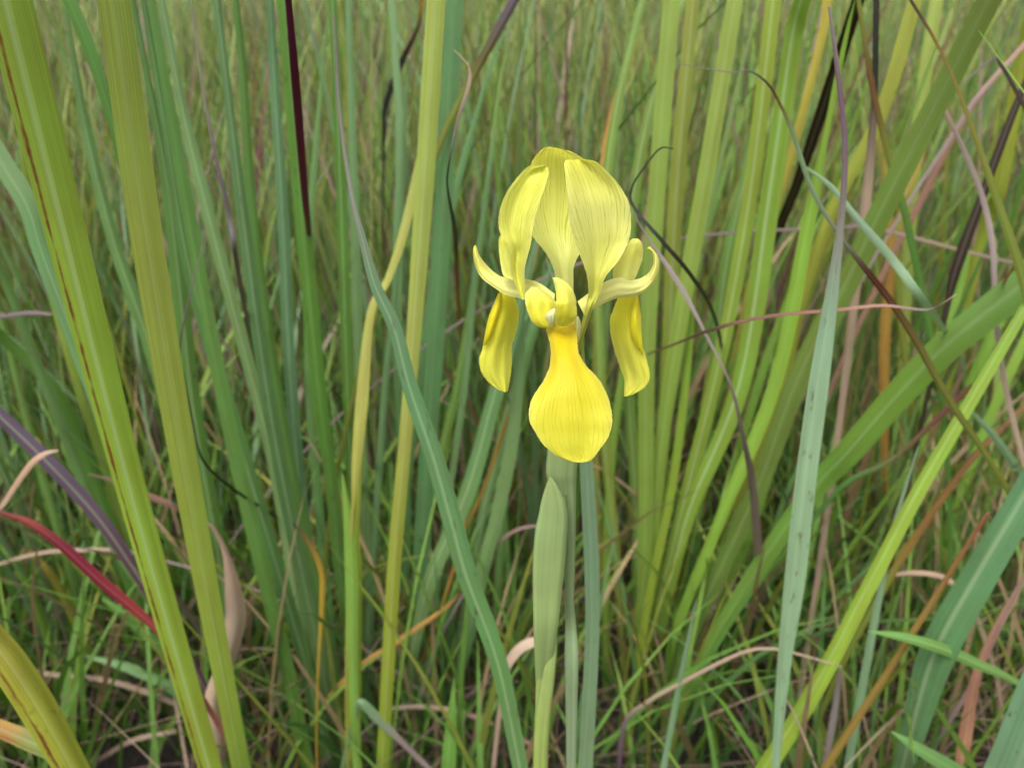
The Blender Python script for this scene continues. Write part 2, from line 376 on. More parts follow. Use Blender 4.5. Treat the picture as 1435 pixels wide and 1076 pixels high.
# drooping outer petals
def fall_tint(CC, k, u):
    g = np.clip(1-np.abs(k-.12)/.28, 0, 1)[:, None]*np.clip(1-np.abs(u-.5)/.55, 0, 1)[None]
    g2 = np.clip(1-np.abs(k-.3)/.5, 0, 1)[:, None]*np.clip(1-np.abs(u-.5)/.3, 0, 1)[None]
    CC = CC*(1-g2[..., None]*.6) + np.array(col(238, 214, 14, k=1.0))*g2[..., None]*.5
    g = np.clip(g*1.25, 0, 1)[..., None]
    return CC*(1-g) + np.array(col(236, 206, 10, k=1.0))*g
petal('fall_petal', [(535,215,690,205,-9,-11,-9),(520,260,695,260,-14,-16,-14),(538,330,700,330,-19,-21,-19),(545,400,712,395,-23,-25.5,-23),(540,470,752,465,-26,-29,-26),(502,555,815,535,-29.5,-32,-29),(445,635,868,620,-33,-35,-32),(421,710,898,715,-36,-37,-35),
  (425,785,902,785,-38,-38.5,-37.5),(458,855,886,860,-39.5,-39.5,-39),(500,922,852,922,-41,-40.5,-40.5),(567,980,810,980,-42,-41,-41.5),(628,1010,778,1014,-42.5,-41.5,-42),(682,1025,735,1027,-43,-42,-43)],
  [(228,194,36),(228,198,28),(226,208,44),(224,210,58),(224,212,66),(222,211,74)], Z=Z2, veins=.65, cu=fall_tint, rim=.15, ruff=.0008)
petal('fall_petal', [(250,32,338,60,16,14,18),(225,90,360,140,15,12,19),(195,160,357,200,14,10,20),(172,240,348,250,13,9,20),(160,310,335,312,12,9,19),(146,380,322,345,11,9,17),(133,425,318,430,10,9,16),(140,500,314,500,9,9,14),(185,563,308,560,9,9,12),(240,603,297,610,9,9,10),(268,615,285,620,9,9,9)],
  [(244,228,50),(242,230,66),(242,232,84),(242,234,92),(244,236,92)], Z=Z2, veins=.55, ruff=.001)
petal('rolled_margin', [(240,45,262,40,12,11,12),(212,115,264,105,10,8,11),(183,195,240,195,9,6,9),(164,285,206,292,8,6,8),(153,348,170,346,9,8,9)], [(240,216,30),(242,222,30),(240,224,50)], Z=Z2, veins=.1, m=9)
petal('fall_petal', [(938,70,1050,60,18,14,16),(908,140,1062,130,19,13,15),(888,190,1070,200,20,12,14),(890,250,1072,260,20,11,13),(908,345,1078,345,19,10,12),(940,455,1105,450,17,10,10),(970,545,1122,530,14,10,9),(972,600,1092,592,12,10,9),(971,636,1035,627,11,10,10),(973,644,995,641,10,10,10)],
  [(244,228,50),(242,230,66),(240,230,88),(242,232,98),(244,236,98)], Z=Z2, veins=.55, ruff=.001)
petal('rolled_margin', [(1030,62,1052,60,13,12,13),(1010,120,1062,120,11,8,11),(1003,200,1071,200,9,6,10),(1012,280,1073,280,8,6,9),(1040,350,1078,350,8,7,8),(1075,395,1088,400,9,8,9)], [(240,218,40),(244,228,40),(242,228,56)], Z=Z2, veins=.1, m=9)

# stem, sheaths
Z3 = lambda x, y: (680+x/2.36, 620+y/2.36)
def tube(name, secs, c, Y, Z=Z3, flat=.6, parent=None, spots=0., rib=0., seam=0.):
    """secs: (left, right, y) silhouette in zoom pixels from bottom to top"""
    rows = [[*Z(s[0], s[2]), *Z(s[1], s[2]), (s[3] if len(s) > 3 else 0)] for s in secs]
    S = spline(rows, 6); n = len(S); m = 17; V = np.zeros((n, m, 3)); k = np.linspace(0, 1, n)
    for i in range(n):
        a = at(S[i][0], S[i][1], Y+S[i][4]/1000); b = at(S[i][2], S[i][3], Y+S[i][4]/1000); ctr = (a+b)/2; hw = np.linalg.norm(b-a)/2
        for j in range(m):
            th = 2*math.pi*j/(m-1)
            V[i, j] = ctr + (b-a)/2*math.cos(th) + np.array([0, hw*flat*math.sin(th), 0])
    cl = np.array([pc(x) for x in c]); cc = np.stack([np.interp(k, np.linspace(0, 1, len(cl)), cl[:, i]) for i in range(3)], 1)
    arc = np.linspace(0, 1, n)*.2
    UV = np.stack([np.tile(np.linspace(0, .55, m), n), np.repeat(arc, m)], 1)
    return mesh_obj(name, V.reshape(-1, 3), grid_faces(n, m), UV, np.repeat(cc, m, 0), np.tile([spots, rib, 0], (n*m, 1)), M_leaf, parent or iris)
sg, sg2, sg3 = (172,196,118), (170,198,134), (178,200,112)
# foot of the stem down to the soil
def rootsec():
    p = iris.location; z0 = at(*Z3(182, 1100), .292)
    pts = spline(np.array([[p[0], p[1], -.012], [p[0]-.001, p[1]-.004, z0[2]*.5], [z0[0], z0[1], z0[2]]]), 6)
    m = 13; V = np.zeros((len(pts), m, 3))
    for i, q in enumerate(pts):
        for j in range(m):
            th = 2*math.pi*j/(m-1); V[i, j] = q + np.array([math.cos(th)*.0047, math.sin(th)*.0036, 0])
    UV = np.stack([np.tile(np.linspace(0, 1, m), len(pts)), np.repeat(np.linspace(0, .3, len(pts)), m)], 1)
    mesh_obj('stem', V.reshape(-1, 3), grid_faces(len(pts), m), UV, np.tile(pc(sg), (len(UV), 1)), np.zeros((len(UV), 3)), M_leaf, iris)
rootsec()
tube('spathe', [(270,300,1180,14),(268,300,1076,12),(266,304,900,9),(262,308,720,6),(264,300,600,9),(262,294,520,7),(262,297,400,5),(250,299,260,4),(215,301,150,3),(201,303,100,2),(206,308,20,1),(214,306,-60,0),(232,302,-160,-1)], [(170,194,160),(168,194,152),(170,196,142),(176,202,140),(176,200,130)], .287, flat=.42, spots=.2)
tube('stem', [(160,204,1110),(160,206,1000),(164,214,900),(168,226,760),(172,236,640),(176,250,520),(180,256,400),(196,262,280),(206,270,170)], [sg, sg3, sg2], .288, flat=.6)
tube('stem_sheath', [(157,207,1110),(160,209,1000),(167,217,900),(184,228,800),(203,237,700),(220,238,655),(234,237,618)], [(176,198,100),(178,202,118),(170,198,126)], .2845, flat=.6)
tube('spathe', [(172,214,860,9),(166,222,780,7),(162,230,690,3),(159,242,600),(157,253,500),(157,264,400),(164,271,300),(176,273,240),(186,262,190),(200,240,145),(212,218,113)], [(172,196,120),(172,198,128),(172,200,134),(176,200,134)], .2805, flat=.35, spots=.12, rib=0)
# seed vessel hidden behind the front petal, and the floral tube
tube('floral_tube', [(745,768,620),(715,752,480),(718,742,380),(690,738,280),(640,700,230),(600,690,180)], [(136,164,80),(150,170,70),(200,200,90)], .274, Z=Z2, flat=.8)

# ------------------------------------------------------------------ single blades that stand out
G = 'single grass blades'
def B(name, label, pts, w, Y, c, cat='leaf', **kw):
    if cat == 'dry grass': w = tuple(x*.8 for x in w)
    if cat.startswith('dry') and 0 < pts[-1][0] < 1435 and pts[-1][1] > 5: kw.setdefault('ext', 0)
    return blade(name, pts, w, Y, c, label=label, cat=cat, **kw)
exec_list = []
B('sedge', 'wide yellow-green leaf with a rusty streak along its left edge', [(307,1120),(193,720),(100,360),(10,0)], (29,38,52,62), (.38,.30), ['yg',(164,196,62),(164,194,66),(158,182,68)], edge=1.0, rib=.35, yaw=.15, spots=.1)
B('sedge', 'wide plain yellow leaf rising beside the rust-streaked one', [(348,1120),(338,1076),(271,720),(210,360),(160,0)], (23,24,34,42,44), (.40,.31), [(164,196,62),(168,196,68),(178,196,78),(184,198,90),(172,192,90)], yaw=-.2, fold=.12)
B('sedge', 'straight light yellow-green leaf crossed by the leaning grey-green one', [(534,1120),(536,1076),(551,810),(571,580),(594,270),(611,0)], (16,17,19,18,26,26), (.52,.45), ['ygl',(160,184,50),(172,184,60),(188,192,90),(182,198,96),(186,204,100)], rib=.2, fold=.3)
B('sedge', 'grey-green leaf leaning diagonally with dark flecks and a thin whip tip', [(735,1110),(729,1076),(699,931),(655,808),(633,728),(608,640),(574,540),(553,460),(526,400),(508,335),(492,270),(475,150),(469,20)], (22,22,25,28,28,26,22,19,16,10,6,5,3), .345, ['gl',(110,158,92),(108,152,98),(106,150,106),(118,156,122),(150,150,150),(120,100,110)], spots=.8, rib=.3, yaw=.2)
B('sedge', 'pale blue-green leaf with purple blotches right of the flower', [(1086,1100),(1089,1045),(1100,920),(1114,810),(1129,674),(1147,540),(1163,430),(1178,315),(1184,210),(1175,110),(1162,10)], (10,12,19,28,28,27,19,10,8,7,4), .38, ['pb','pb','pb','pb',(150,186,160),(140,130,136),(120,80,116),(150,140,140)], spots=.9, rib=.1, yaw=.1)
B('sedge', 'broad blue-green leaf slanting up out of the lower right corner', [(1262,1090),(1275,1040),(1310,920),(1375,800),(1440,690),(1480,610)], (26,30,46,44,40,34), (.44,.40), ['pb2',(112,162,108),(116,166,118),(126,170,132)], spots=.35, rib=.4)
B('sedge', 'broad blue-green leaf with large purple bruises at the picture corner', [(1405,1130),(1430,1076),(1475,960),(1530,830)], (78,80,76,60), .30, [(124,166,132)], spots=1.0, yaw=.1)
B('sedge', 'broad fresh green leaf bent over to the right behind pink-tipped blade', [(1010,880),(1082,767),(1146,680),(1189,634),(1256,557),(1330,482),(1440,395)], (20,25,30,35,38,42,46), (.56,.48), [(118,160,60),(112,156,56),(116,152,50),(104,146,56)], fold=.15, yaw=0.)
B('sedge', 'long olive-green leaf running from the clump to the upper right', [(985,850),(1060,690),(1115,540),(1185,400),(1248,270),(1320,130),(1386,0)], (20,24,30,32,32,31,31), (.60,.47), [(112,140,60),(124,148,66),(128,158,70),(130,152,72)], fold=.2, yaw=.1)
B('sedge', 'bright yellow-green narrow leaf crossing the lower right litter', [(1050,1110),(1072,1076),(1140,968),(1228,800),(1289,684),(1373,540),(1440,425)], (24,24,23,20,19,17,14), (.46,.44), [(158,188,50),(166,196,64),(160,196,76)], fold=.5, rib=.2)
B('grass_stalk', 'thin olive and rust stem ending in a tiny dry bud', [(1140,1100),(1156,1076),(1260,916),(1333,800),(1378,728),(1387,718)], (10,10,9,7,5,2), .42, ['ol','ob',(150,120,50),'rb','rb'], cat='stem')
B('sedge', 'short bright green leaf lying almost level at lower right', [(1425,956),(1370,930),(1320,908),(1265,892),(1216,884)], (9,15,16,12,2), (.43,.40), [(122,170,84)], rib=.3)
B('withered_stalk', 'tan dry grass arching over with a purple foot', [(866,1090),(868,1072),(876,1012),(905,985),(948,960),(1036,916),(1084,909),(1132,920),(1180,934)], (8,8,8,7,7,6,5,4,2), .45, ['pu','pug','tan','tan','tan2','tan2'], mat=M_dead, cat='dry grass')
B('sedge', 'needle-thin pale green blade right of the flower stem', [(926,1110),(930,1076),(952,960),(966,890),(976,838)], (10,9,8,5,1), .45, ['pb',(130,170,130),(140,160,140)])
B('withered_stalk', 'short curved straw thread standing at lower right', [(1150,1100),(1144,1076),(1122,1020),(1108,990),(1096,970)], (6,5,3,3,1), .44, ['tan','tan2','tan2'], mat=M_dead, cat='dry grass')
B('sedge', 'thin blue-green blade with a needle tip behind the bright narrow leaf', [(1184,1110),(1188,1076),(1220,900),(1238,805),(1256,727),(1279,650),(1287,625)], (11,11,11,8,6,3,1), .47, ['pb2','pb',(140,166,140)])
B('dry_stalk', 'thick dark brown stalk leaning behind the yellow-green clump', [(1020,500),(1060,390),(1098,305),(1120,250),(1168,108),(1203,0)], (10,12,13,14,18,17), (.9,.62), ['db','db','db',(46,30,26)], cat='stalk')
B('withered_stalk', 'rust-brown blade curling into a thin thread over the yellow clump', [(1420,700),(1330,560),(1285,480),(1250,425),(1215,380),(1175,328),(1138,266),(1111,186),(1094,148),(1076,118),(1050,100),(1020,101),(946,89)], (10,12,12,12,10,7,8,8,5,4,3,2,1), .42, ['ol',(120,120,50),(110,70,40),(90,44,34),(150,160,140),'pb2',(120,80,40),'bk','gt','gt'], cat='dry grass')
B('sedge', 'narrow silvery blue-green blade falling to the right', [(1345,490),(1326,466),(1296,425),(1250,363),(1200,305),(1165,262),(1130,235)], (6,7,11,12,9,7,3), (.62,.5,.43,.43,.43,.43,.43), ['pb','pb',(160,190,166),'pb'], root=True)
B('withered_stalk', 'rusty pink thread lying level across the right-hand leaves', [(870,512),(943,483),(1000,461),(1078,443),(1175,434),(1238,428),(1293,434),(1316,428),(1340,412)], (3,4,6,6,6,5,4,3,1), (.80,.52,.40,.385,.385,.385,.385,.385,.385), ['ob',(116,92,74),(116,80,70),(130,90,80),(176,124,118),'gt','bk','tan'], cat='dry grass', mat=M_dead)
B('withered_stalk', 'long withered mauve blade sweeping down beside the flower', [(1070,900),(1068,860),(1065,808),(1056,690),(1042,614),(1024,540),(990,470),(953,400),(908,333),(888,300)], (11,13,15,14,8,5,5,9,4,1), (.85,.7,.58,.5,.45,.43,.43,.43,.43,.43), ['gt','gt','tan','gt',(150,130,134),'gt',(180,168,172),'gt','gt'], mat=M_dead, cat='dry grass')
B('withered_stalk', 'black dried thread drooping behind the right petals', [(1018,560),(1013,498),(1000,440),(970,388),(930,340),(888,290),(886,262),(908,228),(926,208),(944,209)], (7,6,6,7,7,5,4,3,3,1), (.82,.66,.5,.42,.40,.40,.40,.40,.40,.40), ['bk','bk','bk',(60,54,60),'bk','bk'], cat='dry grass')
B('withered_stalk', 'black wiry thread looping behind the two wide yellow leaves', [(420,745),(374,716),(321,681),(284,644),(271,594),(258,530),(252,487),(267,410),(284,345)], (5,5,5,4,3,3,3,3,1), (.72,.56,.48,.45,.45,.45,.45,.45,.45), ['bk','bk','bk','bk','bk',(110,104,106),'gt'], cat='dry grass')
B('withered_stalk', 'orange-yellow withered leaf with a black tip in the grey-green clump', [(445,960),(447,915),(451,850),(450,800),(433,760),(410,733)], (4,5,9,10,8,2), .50, ['oy','oy','oy','ob','bk'], spots=.6, cat='dry grass')
B('sedge', 'narrow deep purple blade standing in the grey-green grass', [(440,420),(433,330),(427,270),(415,125),(404,0)], (5,7,10,12,9), (.72,.56,.50,.42,.39), [(96,60,70),'pu',(92,18,62),(90,24,66)], rib=0)
B('withered_stalk', 'dark violet arching blade with an orange end', [(537,260),(538,190),(540,150),(563,88),(586,38),(591,0)], (4,6,9,10,6,8), (.9,.62), ['pug',(80,60,90),(70,56,90),(90,50,80),'orr'], cat='dry grass')
B('sedge', 'olive blade turning violet toward its upper end', [(610,220),(641,150),(676,83),(721,0)], (9,11,12,13), .60, ['ol','ol',(110,100,50),'pug'])
B('withered_stalk', 'twisted straw-coloured thread with a blackened foot', [(642,420),(638,333),(628,270),(628,238),(641,170),(657,120),(657,95),(646,80),(636,70)], (7,8,4,3,5,7,3,2,1), (.8,.6,.45,.42,.42,.42,.42,.42,.42), [(150,80,40),'bk','bk','bk','tan','tan','tan2','tan2'], cat='dry grass')
B('withered_stalk', 'slim grey-violet blade leaning among the green leaves', [(362,520),(345,440),(331,365),(321,301),(301,214),(285,130),(267,0)], (6,8,8,7,5,4,3), (.7,.55,.46,.46,.46,.46,.46), [(96,110,80),'pug',(90,76,90),'pug','gt',(140,144,140)], cat='dry grass')
B('sedge', 'dark green blade passing behind the wide plain yellow leaf', [(240,560),(215,450),(195,330),(170,220),(150,144),(124,67),(97,0)], (12,12,12,14,16,17,18), .43, [(92,140,60),'grd',(80,134,48),(88,140,52)], edge=.3, rib=.05)
B('sedge', 'grey-green leaf passing under the rust-streaked wide leaf', [(215,800),(180,690),(130,540),(62,360),(40,290),(-5,215)], (20,22,24,26,28,28), .42, ['gl',(112,158,104),'gl'])
B('sedge', 'dull violet blade lying across the grass at lower left', [(190,800),(134,720),(60,640),(-8,575)], (16,19,20,18), .52, [(100,70,90),'pug',(92,72,100)], rib=.3)
B('sedge', 'crimson red blade arching out of the lower left grass', [(235,905),(214,876),(140,813),(84,762),(40,732),(-6,716)], (9,11,15,13,10,7), .43, [(150,84,76),(160,56,66),'red',(130,20,56),(150,44,44),(120,30,36)], rib=.1, spots=.2)
B('sedge', 'folded orange-yellow leaf with red margins at lower left', [(130,1120),(105,1080),(60,1000),(15,930),(-25,880)], (34,40,46,46,42), .31, [(170,176,54),(178,182,54),(176,170,54)], edge=1.0, spots=.5, fold=.6)
B('sedge', 'green leaf with brown spots and orange edges low at left', [(110,1085),(75,1055),(35,1035),(-6,1018)], (14,22,25,22), .37, [(120,160,80),(130,160,80),(190,140,60)], edge=.8, spots=1.0)
B('withered_stalk', 'broad folded pale tan dead leaf behind the wide yellow leaf', [(303,1085),(305,1040),(298,985),(316,930),(330,870),(327,826),(316,775),(300,742),(280,725)], (18,22,24,24,28,22,9,5,2), (.50,.47), ['tan',(216,184,166),'tan2',(204,170,156),'tan'], mat=M_dead, fold=.7, cat='dry leaf')
B('withered_stalk', 'bent orange straw leaf low between the green stems', [(425,1040),(433,1019),(460,977),(508,931),(556,899),(621,854),(646,829)], (5,6,7,9,9,7,2), .57, ['oy','oy','orr',(224,176,104),'orr','rb'], cat='dry grass', mat=M_dead)
B('grass_stalk', 'upright yellow-green sheathed stem with a bright young leaf', [(494,1110),(494,1076),(495,940),(497,810),(500,740)], (22,22,22,20,8), .51, [(172,186,50),(164,188,60),(170,186,60)], cat='stem', rib=.2, edge=.5)
B('sedge', 'bright lime young leaf tip on the yellow-green stem', [(494,880),(493,810),(489,740),(480,664)], (16,18,14,2), .50, ['lime',(156,204,78)])
B('sedge', 'pale yellow twisted leaf passing behind the diagonal grey-green leaf', [(494,715),(500,640),(507,560),(519,440),(543,392),(563,333),(578,270),(592,200),(600,140)], (4,14,17,11,10,13,12,8,3), .50, [(186,180,80),(196,196,100),(190,190,96),(180,184,90),(160,168,60)], twist=.8, root=True)
B('withered_stalk', 'pale mauve stem arched over dark soil beside the flower', [(540,1000),(552,992),(600,990),(651,999),(701,1019),(746,1044),(770,1060)], (4,6,8,8,8,7,6), .58, ['gt','tan',(184,140,140),(170,124,126)], mat=M_dead, cat='dry grass')
B('withered_stalk', 'curled cream dead leaf left of the flower stem', [(706,960),(711,931),(731,906),(758,896),(780,893)], (8,12,14,12,3), .52, ['tan','tan2','tan2'], mat=M_dead, cat='dry leaf')
B('sedge', 'short bright green shoot over the dark soil', [(624,1110),(628,1076),(632,1010),(637,950)], (20,20,14,1), .52, [(120,176,76),(134,186,80)])
B('sedge', 'small bent leaf with a grey withered tip between the stems', [(496,1010),(504,984),(530,1007),(566,1042)], (8,11,13,8), .50, ['gl',(120,164,120),'gt'])
B('sedge', 'grey-green leaf standing just behind the flower stem', [(818,1110),(820,1076),(829,900),(829,800),(824,700),(818,610),(806,540)], (18,20,20,21,20,16,6), .35, [(146,176,136),(136,170,138),(140,172,146)], spots=.3)
B('grass_stalk', 'dark brown and olive thread-like stem hanging at upper right', [(1450,480),(1435,395),(1394,270),(1346,135),(1312,60),(1276,0)], (12,13,10,5,4,4), .44, ['gr','ol','ol','ob','db'], cat='stem')
B('withered_stalk', 'long pale mauve dry stem dropping along the right side', [(1450,700),(1435,647),(1409,540),(1396,445),(1391,345),(1375,270),(1346,200),(1318,143)], (9,9,9,9,9,9,8,7), .52, ['tan','tan2','gt',(190,170,180),'gt','tan'], mat=M_dead, cat='dry grass')
B('sedge', 'grey-green blade with a salmon pink tip', [(1280,620),(1321,540),(1350,480),(1389,425),(1421,373)], (4,7,8,7,2), (.7,.46), [(140,160,120),(150,166,140),(180,130,116),(186,120,104)])
B('dry_stalk', 'short dark brown stalk in the herbs at right', [(1325,440),(1336,390),(1351,345),(1373,285)], (8,13,15,12), .62, ['db'], cat='stalk')
B('withered_stalk', 'pinkish straw lying level in the herbs at right', [(1190,318),(1235,322),(1351,352),(1419,368)], (6,7,6,5), .68, ['gt',(176,146,134),'gt'], mat=M_dead, cat='dry grass')
B('withered_stalk', 'broad dusty pink dead blade leaning in the right background', [(1230,400),(1296,270),(1338,188),(1385,120)], (10,12,10,5), .78, [(150,108,98),(146,104,96),(136,100,98)], mat=M_dead, cat='dry grass')
B('dry_stalk', 'black-topped dry stalk with a tan lower half', [(1200,400),(1215,270),(1223,175),(1226,125),(1228,0)], (12,13,10,8,8), .58, ['tan','tan',(120,100,96),'bk','bk'], cat='stalk')
B('grass_stalk', 'olive stem with rust bands crossing the black-topped stalk', [(1275,330),(1246,220),(1223,125),(1203,0)], (10,9,8,6), .56, ['gr','ol',(120,76,40),'ol'], cat='stem')
B('withered_stalk', 'rust-red dry blade slanting over the right litter', [(1140,727),(1190,675),(1250,645),(1310,590),(1363,540)], (9,10,9,9,8), .55, ['gr','gr',(136,84,70),(120,60,50)], cat='dry grass')
B('grass_stalk', 'brown-orange stem slanting to the right edge', [(1235,830),(1273,767),(1356,650),(1435,570)], (10,10,9,8), .53, ['ol',(150,112,44),(130,86,40),(140,100,50)], cat='stem')
B('sedge', 'short silvery blade tilted at the right edge', [(1430,665),(1423,654),(1392,610),(1360,575)], (6,11,10,4), .47, ['pb2','pb'])
B('withered_stalk', 'purple-brown wiry blade bent at the upper right edge', [(1470,210),(1435,148),(1405,95),(1390,84),(1345,120)], (8,7,6,4,2), .50, [(90,60,60),(80,56,66),(90,70,80),'gt'], cat='dry grass')
B('withered_stalk', 'pinkish straw crossing the upper right herbs', [(1340,180),(1375,130),(1435,63)], (7,8,8), .68, ['gt',(180,140,140)], mat=M_dead, cat='dry grass')
B('withered_stalk', 'salmon pink withered leaf at the lower right edge', [(1345,1090),(1352,1040),(1368,950),(1395,880),(1440,800)], (12,17,12,7,5), .46, [(200,150,120),(196,136,116),(180,126,116),(176,140,138)], mat=M_dead, cat='dry leaf')
B('sedge', 'pair-tipped green leaf low in the right corner', [(1360,1100),(1340,1080),(1290,1050),(1250,1025)], (22,22,16,3), .38, [(112,160,84),(122,170,96)])

D = dict(mat=M_dead, cat='dry grass')
B('withered_stalk', 'pale arched straw over the dark soil beside the orange-yellow leaf', [(275,1010),(244,984),(160,955),(100,947),(40,943),(20,950)], (8,9,9,8,7,3), .60, ['gt','tan',(190,160,150),'tan'], **D)
B('withered_stalk', 'short pale straw under the rust-streaked leaf foot', [(120,1080),(140,1064),(187,1037),(247,1024)], (6,8,9,7), .58, ['tan','tan2'], **D)
B('withered_stalk', 'thin straw running level just above the crimson blade', [(190,775),(164,770),(67,773),(0,790),(-20,800)], (5,7,7,6,4), .62, ['gt','tan','tan'], **D)
B('withered_stalk', 'bent tan blade hooked over the dull violet one', [(-5,725),(7,703),(40,654),(62,636),(82,631)], (6,8,10,8,2), .50, ['tan',(206,166,146),'tan'], **D)
B('withered_stalk', 'small mauve straw poking out left of the rust-streaked leaf', [(-20,452),(0,445),(43,439),(73,441)], (6,7,8,4), .56, ['gt',(150,130,150),'gt'], **D)
B('withered_stalk', 'pinkish dry blade passing behind both wide yellow leaves', [(275,728),(251,712),(207,694),(160,674),(124,664)], (10,11,11,7,3), (.62,.55), ['tan',(196,150,140),'tan2'], **D)
B('withered_stalk', 'curved tan straw behind the olive rust stem', [(1375,880),(1362,850),(1349,830),(1321,808),(1280,802),(1250,806)], (8,8,9,9,8,4), .55, ['tan',(204,166,150),'tan'], **D)
B('withered_stalk', 'long mauve stem crossing behind the short level leaf', [(1330,1010),(1361,960),(1400,880),(1440,800)], (8,8,8,7), .50, ['gt',(190,140,146),'tan'], **D)
B('withered_stalk', 'grey-mauve bundle of straw standing in the right litter', [(1150,1100),(1162,1040),(1172,980),(1178,930)], (10,11,10,5), .50, ['gt',(170,156,166),'gt'], **D)
B('withered_stalk', 'arched brownish straw right of the flower stem', [(930,900),(960,866),(1000,852),(1040,848),(1070,858)], (6,7,7,6,3), .66, ['rb','tan','tan'], **D)
B('withered_stalk', 'thin pinkish straw arched left of the flower stem', [(660,815),(690,770),(725,742),(775,735)], (5,6,6,4), .60, ['gt',(160,120,120),'gt'], **D)
B('sedge', 'short green leaf pointing left over the dark litter', [(262,985),(240,963),(180,935),(118,918)], (14,14,13,3), .60, [(118,164,100),(126,172,106)])
B('sedge', 'bright green leaf rising below the crimson blade', [(262,950),(230,913),(185,870),(143,838)], (15,15,13,4), .62, [(112,164,80),(120,172,84)])
# ------------------------------------------------------------------ plants whose leaves spring from one foot
def clump(name, label, cat, px, Y, leaves, group=None):
    g = ground_at(px, Y); t = empty(name, (g[0], g[1], 0)); tag(t, label, cat, group)
    for pts, w, Yl, c, *kw in leaves:
        k = kw[0] if kw else {}
        c = [tuple(np.array(P[q] if isinstance(q, str) else q)*np.array([1.09, 1.06, 1.0])) for q in c]
        a = random.random()*6.28; r = random.random()*.06
        blade('leaf', pts, tuple(x*.86 for x in w), Yl, c, parent=t, rootpt=(g[0]+math.cos(a)*r+(pts[0][0]-px)/F*.35, g[1]+math.sin(a)*r), spots=k.get('spots', .25), rib=k.get('rib', random.choice((.05,.1,.35))), fold=.25)
    return t
clump('leaf_clump', 'dense clump of upright grey-green leaves left of the flower', 'leaf clump', 560, .70, [
 ([(585,880),(595,700),(606,540),(622,270),(637,0)], (26,28,28,30,28), (.64,.6), [(86,130,84),(90,136,92),(96,142,98)]),
 ([(500,960),(478,810),(465,680),(446,540),(421,270),(398,0)], (18,20,22,25,26,24), (.62,.54), [(100,144,80),'gr',(98,148,64)], dict(spots=.6)),
 ([(505,900),(494,700),(487,540),(478,270),(468,40)], (16,17,18,18,14), (.64,.56), [(96,140,66),'gr',(100,148,72)], dict(spots=.4)),
 ([(520,900),(508,640),(500,430),(496,270),(490,60)], (14,15,17,15,10), (.66,.64), ['gl',(112,152,112)]),
 ([(470,960),(432,780),(408,540),(398,330),(385,120),(378,-5)], (20,21,20,19,16,12), (.62,.56), [(104,148,110),(108,154,122),(112,156,124)], dict(spots=.5)),
 ([(515,900),(526,740),(540,540),(556,380),(565,200)], (10,11,11,9,6), .64, [(116,158,116),(112,152,112)]),
 ([(590,860),(607,800),(655,690),(693,555),(722,450),(745,360)], (22,24,25,24,18,8), (.6,.56), ['gl',(108,152,100),(104,146,108)], dict(spots=.3)),
 ([(660,880),(676,800),(698,716),(718,615),(728,500),(730,400)], (20,22,22,22,18,10), (.6,.58), [(104,148,96),'gl',(110,150,110)], dict(spots=.3)),
 ([(575,880),(590,780),(625,610),(641,540),(668,380),(690,200)], (14,14,15,14,12,8), .66, [(120,160,70),(116,160,66),(120,158,80)]),
 ([(600,900),(628,700),(651,540),(664,400),(680,280)], (11,11,11,10,6), .65, ['gl',(112,156,116)]),
 ([(640,780),(651,740),(676,690),(714,578),(724,540)], (6,7,7,6,2), .6, ['orr',(190,160,80),'rb']),
 ([(455,1040),(420,900),(360,700),(300,500),(262,360),(235,200)], (20,22,24,23,20,12), (.56,.5), [(104,150,92),(102,152,90),(106,152,96)], dict(spots=.4)),
 ([(430,1070),(405,950),(368,800),(330,640),(290,440),(255,250),(222,60)], (22,23,24,24,22,20,14), (.55,.46), ['gr',(106,152,78),(104,150,86)], dict(spots=.3)),
 ([(465,1000),(440,880),(400,690),(370,520),(340,300),(318,120)], (20,22,22,21,20,14), (.58,.53), ['gl',(104,150,100),(116,158,116)], dict(spots=.6)),
 ([(480,980),(450,840),(405,640),(372,440),(352,280),(340,100),(330,-5)], (14,16,17,18,17,14,10), (.6,.56), [(110,156,84),(104,150,76),(110,156,90)], dict(spots=.4)),
 ([(440,1000),(418,860),(385,660),(340,480),(300,330),(262,180),(238,60)], (16,18,18,20,20,18,12), (.6,.55), ['gl','gl',(124,162,118)]),
 ([(470,960),(455,800),(440,640),(432,500),(436,300),(450,120)], (14,15,15,14,12,6), .68, [(96,140,84),(104,146,92)]),
 ([(540,900),(556,760),(585,560),(604,420),(640,260),(668,160)], (16,17,17,16,13,8), .7, [(96,140,92),(100,144,96)]),
 ([(560,900),(570,740),(560,560),(556,400),(560,200),(548,0)], (14,14,16,16,14,10), .7, [(92,138,84),(104,148,100),(126,164,126)]),
 ([(610,900),(640,740),(690,560),(745,430),(800,330)], (16,17,18,15,7), .7, [(100,144,84),(100,146,100)]),
 ([(640,920),(668,760),(702,620),(740,480),(770,380)], (14,15,16,14,8), .68, ['gl',(96,140,96)]),
 ([(690,960),(700,800),(712,640),(738,500),(768,420)], (12,13,14,14,8), .66, [(110,150,84),(100,146,90)]),
])
